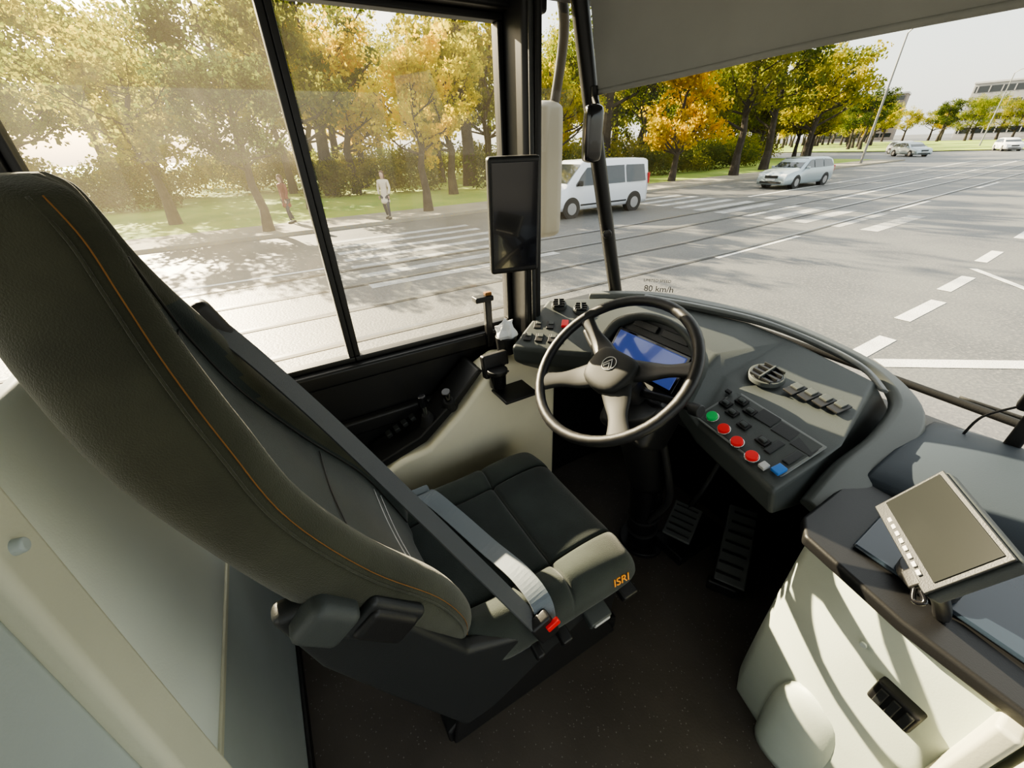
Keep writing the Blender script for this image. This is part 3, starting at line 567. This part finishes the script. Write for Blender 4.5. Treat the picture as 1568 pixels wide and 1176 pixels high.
def tree_mesh(name,H,R,lm,seed,nl=7000,low=.28,ls=.22,lean=0,cr_=.27):
    rs=random.Random(seed); vs=[];fs=[]
    def add(path,rad,s=7):
        v,f_=tube_np(path,rad,s); o=len(vs); vs.extend(v); fs.extend([tuple(o+i for i in q) for q in f_])
    tr=[V((lean*k/6+rs.uniform(-.08,.08)*k,rs.uniform(-.08,.08)*k,H*.78*k/6)) for k in range(7)]
    r0=.023*H+.06; add(tr,[r0*1.25]+[r0*(1-.13*k) for k in range(1,7)],9)
    cen=[];rad=[]
    for i in range(18):
        k=rs.uniform(low,.95); j=min(int(k*6),5); s=tr[j].lerp(tr[j+1],k*6-j); an=i*2.4+rs.uniform(-.4,.4)
        ln=R*rs.uniform(.65,1.0)*(1-.55*abs(k-.5)); e=s+V((math.cos(an)*ln,math.sin(an)*ln,ln*rs.uniform(.35,.9)))
        m_=s.lerp(e,.5)+V((0,0,-.12*ln)); rr=r0*.42*(1.1-k); add([s,m_,e],[rr,rr*.7,rr*.3],5)
        for w_ in range(2):
            e2=m_+V((rs.uniform(-1,1),rs.uniform(-1,1),rs.uniform(.1,1)))*ln*.5; add([m_,e2],[rr*.45,rr*.15],4); cen.append(e2);rad.append(R*cr_)
        cen.append(e);rad.append(R*rs.uniform(.8,1.2)*cr_); cen.append(m_.lerp(e,.5));rad.append(R*cr_*.8)
    cen.append(V((lean,0,H*.88)));rad.append(R*.35)
    nb=len(vs); q=leaves([tuple(c) for c in cen],rad,nl,ls); allv=[tuple(v) for v in vs]+[tuple(v) for v in q]
    fsl=[(nb+4*i,nb+4*i+1,nb+4*i+2,nb+4*i+3) for i in range(nl)]
    me=bpy.data.meshes.new(name); me.from_pydata(allv,[],fs+fsl); me.materials.append(M_bark); me.materials.append(lm)
    mi=np.zeros(len(fs)+nl,dtype=np.int32); mi[len(fs):]=1; me.polygons.foreach_set('material_index',mi); me.update(); return me
TM={'g1':tree_mesh('tree_green_a',9,3.4,L_green,1,nl=5600,low=.34,cr_=.22),'g2':tree_mesh('tree_green_b',10,3.2,L_dark,2,low=.32,nl=5600,cr_=.22),'y':tree_mesh('tree_yellow',9,3.0,L_yel,3,nl=5400,low=.32,cr_=.22),'o':tree_mesh('tree_orange',7.5,2.6,L_or,4,nl=7000,low=.25),'y2':tree_mesh('tree_olive',9,3.6,L_green,5,nl=6500,low=.15,ls=.18,cr_=.25),
 't':tree_mesh('tree_tall',18,4.6,L_green,6,nl=6000,low=.3,ls=.30,cr_=.17)}
names={'g1':'deciduous_tree','g2':'deciduous_tree','y':'autumn_tree','o':'autumn_tree','y2':'deciduous_tree','t':'added_shade_tree'}
def tree(k,x,y,s=1,rz=None,z=None):
    o=bpy.data.objects.new(names[k],TM[k]); scene.collection.objects.link(o); o.location=(x,y,(GZ+.1) if z is None else z); o.scale=(s,s,s*random.uniform(.95,1.05)); o.rotation_euler=(0,0,random.uniform(0,6.28) if rz is None else rz)
for k,x,y,s in [('g1',-22.8,-3.2,.80),('g2',-17.9,.1,.60),('g2',-24,2.4,.95),('y',-18.8,6.6,.72),('y',-25,10.5,.95),('y2',-21,-12.5,.8),('g1',-25,-20,1),('g1',-21.5,15.5,.8),
    ('o',-21.0,25.0,.95),('g2',-20.8,31.5,1.05),('g2',-22.5,38,1.15),('g1',-23,45,1.1),('y2',-29,30,1.1),('y',-31,6,1.1)]: tree(k,x,y,s)
for x,y,s in ((-31,4.5,.9),(-30,14,1.0),(-29,26,1.0)): tree('t',x,y,s)  # tall trees added to throw streaky shade onto the road
kk=['g1','g2','y2','g1','y','y2','y']
for row,(x0,n_,sc) in enumerate(((-36,14,1.15),(-43,16,1.4),(-54,16,1.65))):
    for i in range(n_):
        y=-42+i*(6.2+row)+random.uniform(-1.5,1.5); x=x0+random.uniform(-2,2)
        tree(random.choice(kk),x,y,sc*random.uniform(.9,1.08))
for i in range(26):
    y=random.uniform(92,160); x=-30-(y-80)*.35-random.uniform(0,28); tree(random.choice(['g1','g2','y2','y','g2']),x-4,y,random.uniform(.8,1.1),z=GZ)
for i in range(18): tree(random.choice(['g1','g2','y2','y','y2']),-8-i*2.8,random.uniform(160,182),random.uniform(.85,1.2),z=GZ)
for i in range(12): tree(random.choice(['g1','g2','y2']),-28-random.uniform(0,20),50+random.uniform(0,14),random.uniform(.85,1.15))
for i in range(12): tree(random.choice(['g1','g2','y']),-60-i*5+random.uniform(-2,2),180+random.uniform(-10,10),1.1,z=GZ)
def bush(name,n,size,lm,L_,W,H_,seed):
    rs=random.Random(seed); cen=[(rs.uniform(-L_/2,L_/2),rs.uniform(-W/2,W/2),rs.uniform(.2,.8)*H_) for _ in range(40)]; q=leaves(cen,[H_*.42]*40,n,size); q[:,2]=np.abs(q[:,2])
    me=bpy.data.meshes.new(name); me.from_pydata([tuple(v) for v in q],[],[(4*i,4*i+1,4*i+2,4*i+3) for i in range(n)]); me.materials.append(lm); return me
B1=bush('hedge_a',7000,.16,L_dark,8,2,2.0,11); B3=bush('hedge_c',7000,.2,L_green,9,2.5,3.0,13)
for me,x,y,rz in [(B1,-31,-8,1.5),(B1,-30,-16,1.6),(B1,-29.5,7,1.4),(B3,-38,-4,1.5),(B3,-38,5,1.6),(B3,-38,15,1.5),(B1,-26.5,17,1.6),(B3,-29,25,1.5),(B1,-26,31,1.6),(B1,-27,39,1.55),(B3,-31,36,1.5),(B3,-32,46,1.5),(B3,-36,56,1.5),(B3,-38,-15,1.5),(B3,-38,-25,1.5),(B3,-47,20,1.5),(B3,-47,30,1.6),(B3,-48,0,1.5),(B3,-48,10,1.5),(B3,-48,-12,1.5)]:
    o=bpy.data.objects.new('hedge',me); scene.collection.objects.link(o); o.location=(x,y,GZ+.12); o.rotation_euler=(0,0,rz)
mk('verge',[(-27,84,GZ+.1),(-16,92,GZ+.1),(4,160,GZ+.1),(-120,185,GZ+.1),(-70,84,GZ+.1)],[(0,1,2,3,4)],M_grass)

# ---- vehicles
M_cglass=mat('car_glass',(.015,.02,.025),.06,coat=.6); M_tyre=mat('tyre',(.02,.02,.02),.8); M_hub=mat('wheel_hub',(.35,.35,.36),.35,metal=.7)
M_head=mat('headlamp',(.7,.72,.75),.1,coat=.5); M_tail=mat('tail_lamp',(.5,.02,.02),.2)
def vehicle(name,loc,rz,body,paint,top,glass,Wd,wheels,wr,low):
    G=grp(name); secs=[]
    def half(z,zmax): 
        k=max(0,(z-body)/(zmax-body+1e-6)); return Wd/2*(1-.16*k*k) 
    zmax=max(z for _,z in top)
    for x,z in top:
        e=min(1,(min(x-top[0][0],top[-1][0]-x)+.12)/.5); w0=Wd/2*(.86+.14*e)
        wt=half(z,zmax)*(.86+.14*e)*.93; zb=low; zbelt=min(body,z-.05)
        secs.append([(x,-w0*.95,zb),(x,-w0,zb+.15),(x,-w0,zbelt),(x,-wt,z-.06),(x,-wt*.85,z),(x,wt*.85,z),(x,wt,z-.06),(x,w0,zbelt),(x,w0,zb+.15),(x,w0*.95,zb)])
    loft('body',secs,paint,G,nu=1,nv=2)
    for i,poly in enumerate(glass):
        for s in(-1,1):
            vs=[(x,s*(half(z,zmax)*(.93 if z>body+.1 else 1.0)+.012),z) for x,z in poly]; mk('side_glass_%d'%i,vs,[tuple(range(len(vs)))],M_cglass,G)
    for x in wheels:
        for s in(-1,1):
            cyl('tyre',(x,s*(Wd/2-.2),wr),(x,s*(Wd/2+.015),wr),wr,M_tyre,G); cyl('rim',(x,s*(Wd/2),wr),(x,s*(Wd/2+.03),wr),wr*.62,M_hub,G)
            cyl('arch',(x,s*(Wd/2-.25),wr+.02),(x,s*(Wd/2+.005),wr+.02),wr*1.17,M_black,G)
    G.location=loc; G.rotation_euler=(0,0,rz); return G
def quadp(G,name,pts,m): return mk(name,pts,[tuple(range(len(pts)))],m,G)
M_vanp=mat('van_paint',(.62,.64,.68),.3,coat=.5); M_silv=mat('silver_paint',(.36,.42,.45),.3,metal=.4,coat=.5); M_whitep=mat('white_paint',(.75,.75,.75),.3,coat=.4)
vt=[(-2.45,.75),(-2.42,1.75),(-2.30,1.93),(-1.0,1.97),(.6,1.96),(1.05,1.88),(1.75,1.25),(1.95,1.12),(2.35,.98),(2.48,.75),(2.5,.5)]
G=vehicle('van',(-14.25,12.05,GZ),-math.pi/2,1.08,M_vanp,vt,[[(-2.2,1.12),(-2.15,1.72),(-1.15,1.74),(-1.15,1.12)],[(-1.05,1.12),(-1.05,1.74),(.05,1.74),(.05,1.12)],[(.2,1.12),(.2,1.74),(.85,1.72),(1.45,1.2),(1.45,1.12)]],1.90,(-1.65,1.62),.34,.28)
quadp(G,'windscreen',[(1.12,-.74,1.84),(1.12,.74,1.84),(1.80,.82,1.24),(1.80,-.82,1.24)],M_cglass)
quadp(G,'rear_glass',[(-2.45,-.7,1.2),(-2.45,.7,1.2),(-2.44,.68,1.7),(-2.44,-.68,1.7)],M_cglass)
for s in(-1,1): box('headlamp',(2.38,s*.72,.82),(.2,.32,.2),M_head,G,None,.04); box('door_mirror',(1.3,s*1.05,1.22),(.12,.18,.2),M_black,G,None,.04); box('tail_lamp',(-2.44,s*.86,1.2),(.05,.1,.4),M_tail,G,None,.01); bb('sill_trim',-1.2,1.2,min(s*.93,s*.96),max(s*.93,s*.96),.42,.48,M_black,G,.005)
ct=[(-2.35,.65),(-2.32,.95),(-2.05,1.30),(-1.7,1.44),(-.6,1.49),(.2,1.45),(.55,1.32),(1.1,1.0),(1.7,.92),(2.15,.80),(2.3,.62),(2.33,.45)]
cgl=[[(-2.0,1.0),(-1.75,1.33),(-1.0,1.38),(-1.0,.98)],[(-.93,.98),(-.93,1.38),(-.08,1.39),(-.08,.98)],[(0,.98),(0,1.38),(.25,1.36),(.85,1.0),(.85,.98)]]
def carx(name,loc,rz,paint):
    G=vehicle(name,loc,rz,.93,paint,ct,cgl,1.75,(-1.45,1.35),.31,.22)
    quadp(G,'windscreen',[(.30,-.62,1.44),(.30,.62,1.44),(1.08,.74,1.03),(1.08,-.74,1.03)],M_cglass); quadp(G,'rear_glass',[(-2.3,-.6,1.0),(-2.3,.6,1.0),(-2.06,.55,1.32),(-2.06,-.55,1.32)],M_cglass)
    for s in(-1,1): box('headlamp',(2.16,s*.62,.68),(.22,.36,.15),M_head,G,None,.04); box('tail_lamp',(-2.33,s*.72,.85),(.06,.14,.3),M_tail,G,None,.01); box('door_mirror',(.75,s*.98,1.0),(.1,.16,.13),paint,G,None,.03)
    bb('grille',2.3,2.36,-.35,.35,.55,.68,M_black,G,.01); bb('number_plate',2.34,2.375,-.26,.26,.42,.52,M_ltgrey,G,.004); bb('lower_intake',2.27,2.35,-.6,.6,.28,.38,M_black,G,.01)
    return G
carx('car',(-14.1,27.2,GZ),-math.pi/2-.02,M_silv); carx('car',(-19.5,86.5,GZ),-math.pi/2+.5,M_whitep); carx('car',(-23.5,69,GZ),-math.pi/2+.9,M_silv); carx('car',(-27,77,GZ),-math.pi/2+.9,M_whitep)

# ---- pedestrians
M_skin=mat('skin',(.55,.36,.27),.55); M_coat=mat('cream_coat',(.66,.58,.46),.8); M_coat2=mat('dark_red_coat',(.20,.05,.04),.8); M_trou=mat('trousers',(.05,.05,.07),.8); M_hair=mat('hair',(.10,.05,.03),.7); M_shoe=mat('shoe',(.03,.03,.03),.5)
def skinfig(name,nodes,edges,m,parent,sub=2):
    me=bpy.data.meshes.new(name); me.from_pydata([n[0] for n in nodes],edges,[]); o=bpy.data.objects.new(name,me); scene.collection.objects.link(o); o.parent=parent
    me.materials.append(m); s=o.modifiers.new('s','SKIN'); s.use_smooth_shade=True
    for i,n_ in enumerate(nodes):
        sv=me.skin_vertices[0].data[i]; rr=n_[1]; sv.radius=rr if isinstance(rr,tuple) else (rr,rr); sv.use_root=(i==0)
    d=o.modifiers.new('d','SUBSURF'); d.levels=sub; d.render_levels=sub; return o
def person(name,loc,rz,coat,s=1):
    G=grp(name)
    skinfig('coat_body',[((0,0,.92),(.16,.12)),((0,0,1.08),(.13,.10)),((0,.0,1.25),(.16,.11)),((0,0,1.40),(.15,.09)),((0,0,1.47),(.06,.06)),
        ((-.18,0,1.38),.065),((-.24,.02,1.13),.055),((-.22,.12,.92),.045),((.18,0,1.38),.065),((.24,-.04,1.13),.055),((.23,-.02,.90),.045),((0,0,.72),(.19,.16)),((0,0,.55),(.21,.18))],
        [(0,1),(1,2),(2,3),(3,4),(3,5),(5,6),(6,7),(3,8),(8,9),(9,10),(0,11),(11,12)],coat,G)
    skinfig('legs',[((0,0,.85),.12),((-.09,0,.80),.09),((-.10,.10,.46),.065),((-.10,.06,.10),.045),((.09,0,.80),.09),((.10,-.06,.46),.065),((.10,-.20,.12),.045)],[(0,1),(1,2),(2,3),(0,4),(4,5),(5,6)],M_trou,G)
    for x,y in((-.10,.10),(.10,-.15)): box('shoe',(x,y,.04),(.09,.25,.08),M_shoe,G,None,.03)
    rg=[]
    for z,a,b,o in((1.46,.045,.05,0),(1.50,.05,.06,.005),(1.54,.06,.08,.015),(1.60,.075,.095,.01),(1.66,.075,.095,0),(1.71,.06,.08,-.005),(1.735,.02,.03,-.005)):
        rg.append([(a*math.cos(t),o+b*math.sin(t),z) for t in [2*math.pi*k/10 for k in range(10)]])
    loft('head',rg,M_skin,G,nu=2,nv=3); box('nose',(0,.105,1.60),(.02,.03,.035),M_skin,G,None,.008)
    for x in(-.03,.03): box('eye',(x,.097,1.625),(.022,.01,.010),M_shoe,G,None,.004)
    box('mouth',(0,.095,1.56),(.04,.01,.008),M_coat2,G,None,.003)
    rg=[]
    for z,a,b,o in((1.38,.07,.03,-.09),(1.50,.085,.05,-.07),(1.60,.09,.085,-.03),(1.68,.085,.10,-.012),(1.735,.06,.07,-.01),(1.75,.015,.02,-.01)):
        rg.append([(a*math.cos(t),o+b*math.sin(t),z) for t in [2*math.pi*k/10 for k in range(10)]])
    loft('hair',rg,M_hair,G,nu=2,nv=3)
    for x,y,z in((-.22,.15,.85),(.23,-.01,.82)):
        skinfig('hand',[((x,y,z+.03),.026),((x,y+.01,z-.02),(.018,.035)),((x,y+.035,z-.08),.009),((x,y+.015,z-.10),.009),((x,y-.005,z-.10),.009),((x,y-.025,z-.08),.009),((x,y+.05,z-.01),.010)],[(0,1),(1,2),(1,3),(1,4),(1,5),(0,6)],M_skin,G,1)
    G.location=loc; G.rotation_euler=(0,0,rz); G.scale=(s,)*3
person('pedestrian',(-17.6,4.45,GZ+.12),-2.2,M_coat); person('pedestrian',(-19.4,1.0,GZ+.12),-2.6,M_coat2)

# ---- lamps, buildings
M_pole=mat('lamp_pole',(.22,.22,.22),.5,metal=.4)
def lamp(x,y,H):
    G=grp('street_lamp'); cyl('pole',(x,y,GZ),(x,y,GZ+H),.11,M_pole,G,rb=.06,sides=12); tube('arm',[(x,y,GZ+H),(x+.6,y-.1,GZ+H+.4),(x+1.8,y-.2,GZ+H+.5)],.05,M_pole,G,sides=8); box('lantern',(x+2.1,y-.2,GZ+H+.48),(.8,.28,.14),M_pole,G,None,.04)
lamp(-20.4,50,9.5); lamp(-28,109,10); lamp(-14,120,10)
def building(name,x,y,w,d,H,rz,floors,m):
    G=grp(name); bb('mass',-w/2,w/2,-d/2,d/2,0,H,m,G,.05); bb('parapet',-w/2-.3,w/2+.3,-d/2-.3,d/2+.3,H,H+.6,M_ltgrey,G,.05)
    for i in range(floors):
        z=H*(i+.35)/floors; bb('window_band_%d'%i,-w/2+.5,w/2-.5,-d/2-.06,-d/2+.1,z,z+H/floors*.45,M_cglass,G,0)
        for k in range(int(w/3)): bb('mullion',-w/2+1+3*k,-w/2+1.3+3*k,-d/2-.12,-d/2,z,z+H/floors*.45,m,G,0)
    G.location=(x,y,GZ); G.rotation_euler=(0,0,rz)
M_conc=mat('concrete',(.35,.34,.33),.8,var=.1,vscale=.2); M_conc2=mat('facade_brown',(.22,.19,.17),.8,var=.1,vscale=.2)
building('office_building',-36,238,64,15,16,.15,4,M_conc); building('apartment_building',-98,225,26,14,15,.3,5,M_conc2)

# ================================================================== LIGHT
sd=V((-1.7,-.46,.84)).normalized()
ld=bpy.data.lights.new('sun','SUN'); ld.energy=30; ld.angle=math.radians(.5); ld.color=(1,.84,.57); so=bpy.data.objects.new('sunlight',ld); scene.collection.objects.link(so)
so.rotation_euler=sd.to_track_quat('Z','Y').to_euler(); so.location=(-20,-3,15)
w=bpy.data.worlds.new('world'); scene.world=w; w.use_nodes=True; nt=w.node_tree; bg=nt.nodes['Background']
sky=nt.nodes.new('ShaderNodeTexSky'); sky.sky_type='NISHITA'; sky.sun_disc=False; sky.sun_elevation=math.radians(20); sky.sun_rotation=math.atan2(sd.x,sd.y); sky.dust_density=4; sky.air_density=1.2
mx=nt.nodes.new('ShaderNodeMix'); mx.data_type='RGBA'; mx.inputs[0].default_value=.55; mx.inputs[7].default_value=(7.4,7.3,6.8,1)
nt.links.new(sky.outputs[0],mx.inputs[6]); nt.links.new(mx.outputs[2],bg.inputs[0]); bg.inputs[1].default_value=.38
scene.view_settings.view_transform='AgX'
try: scene.view_settings.look='AgX - Medium High Contrast'
except Exception: pass
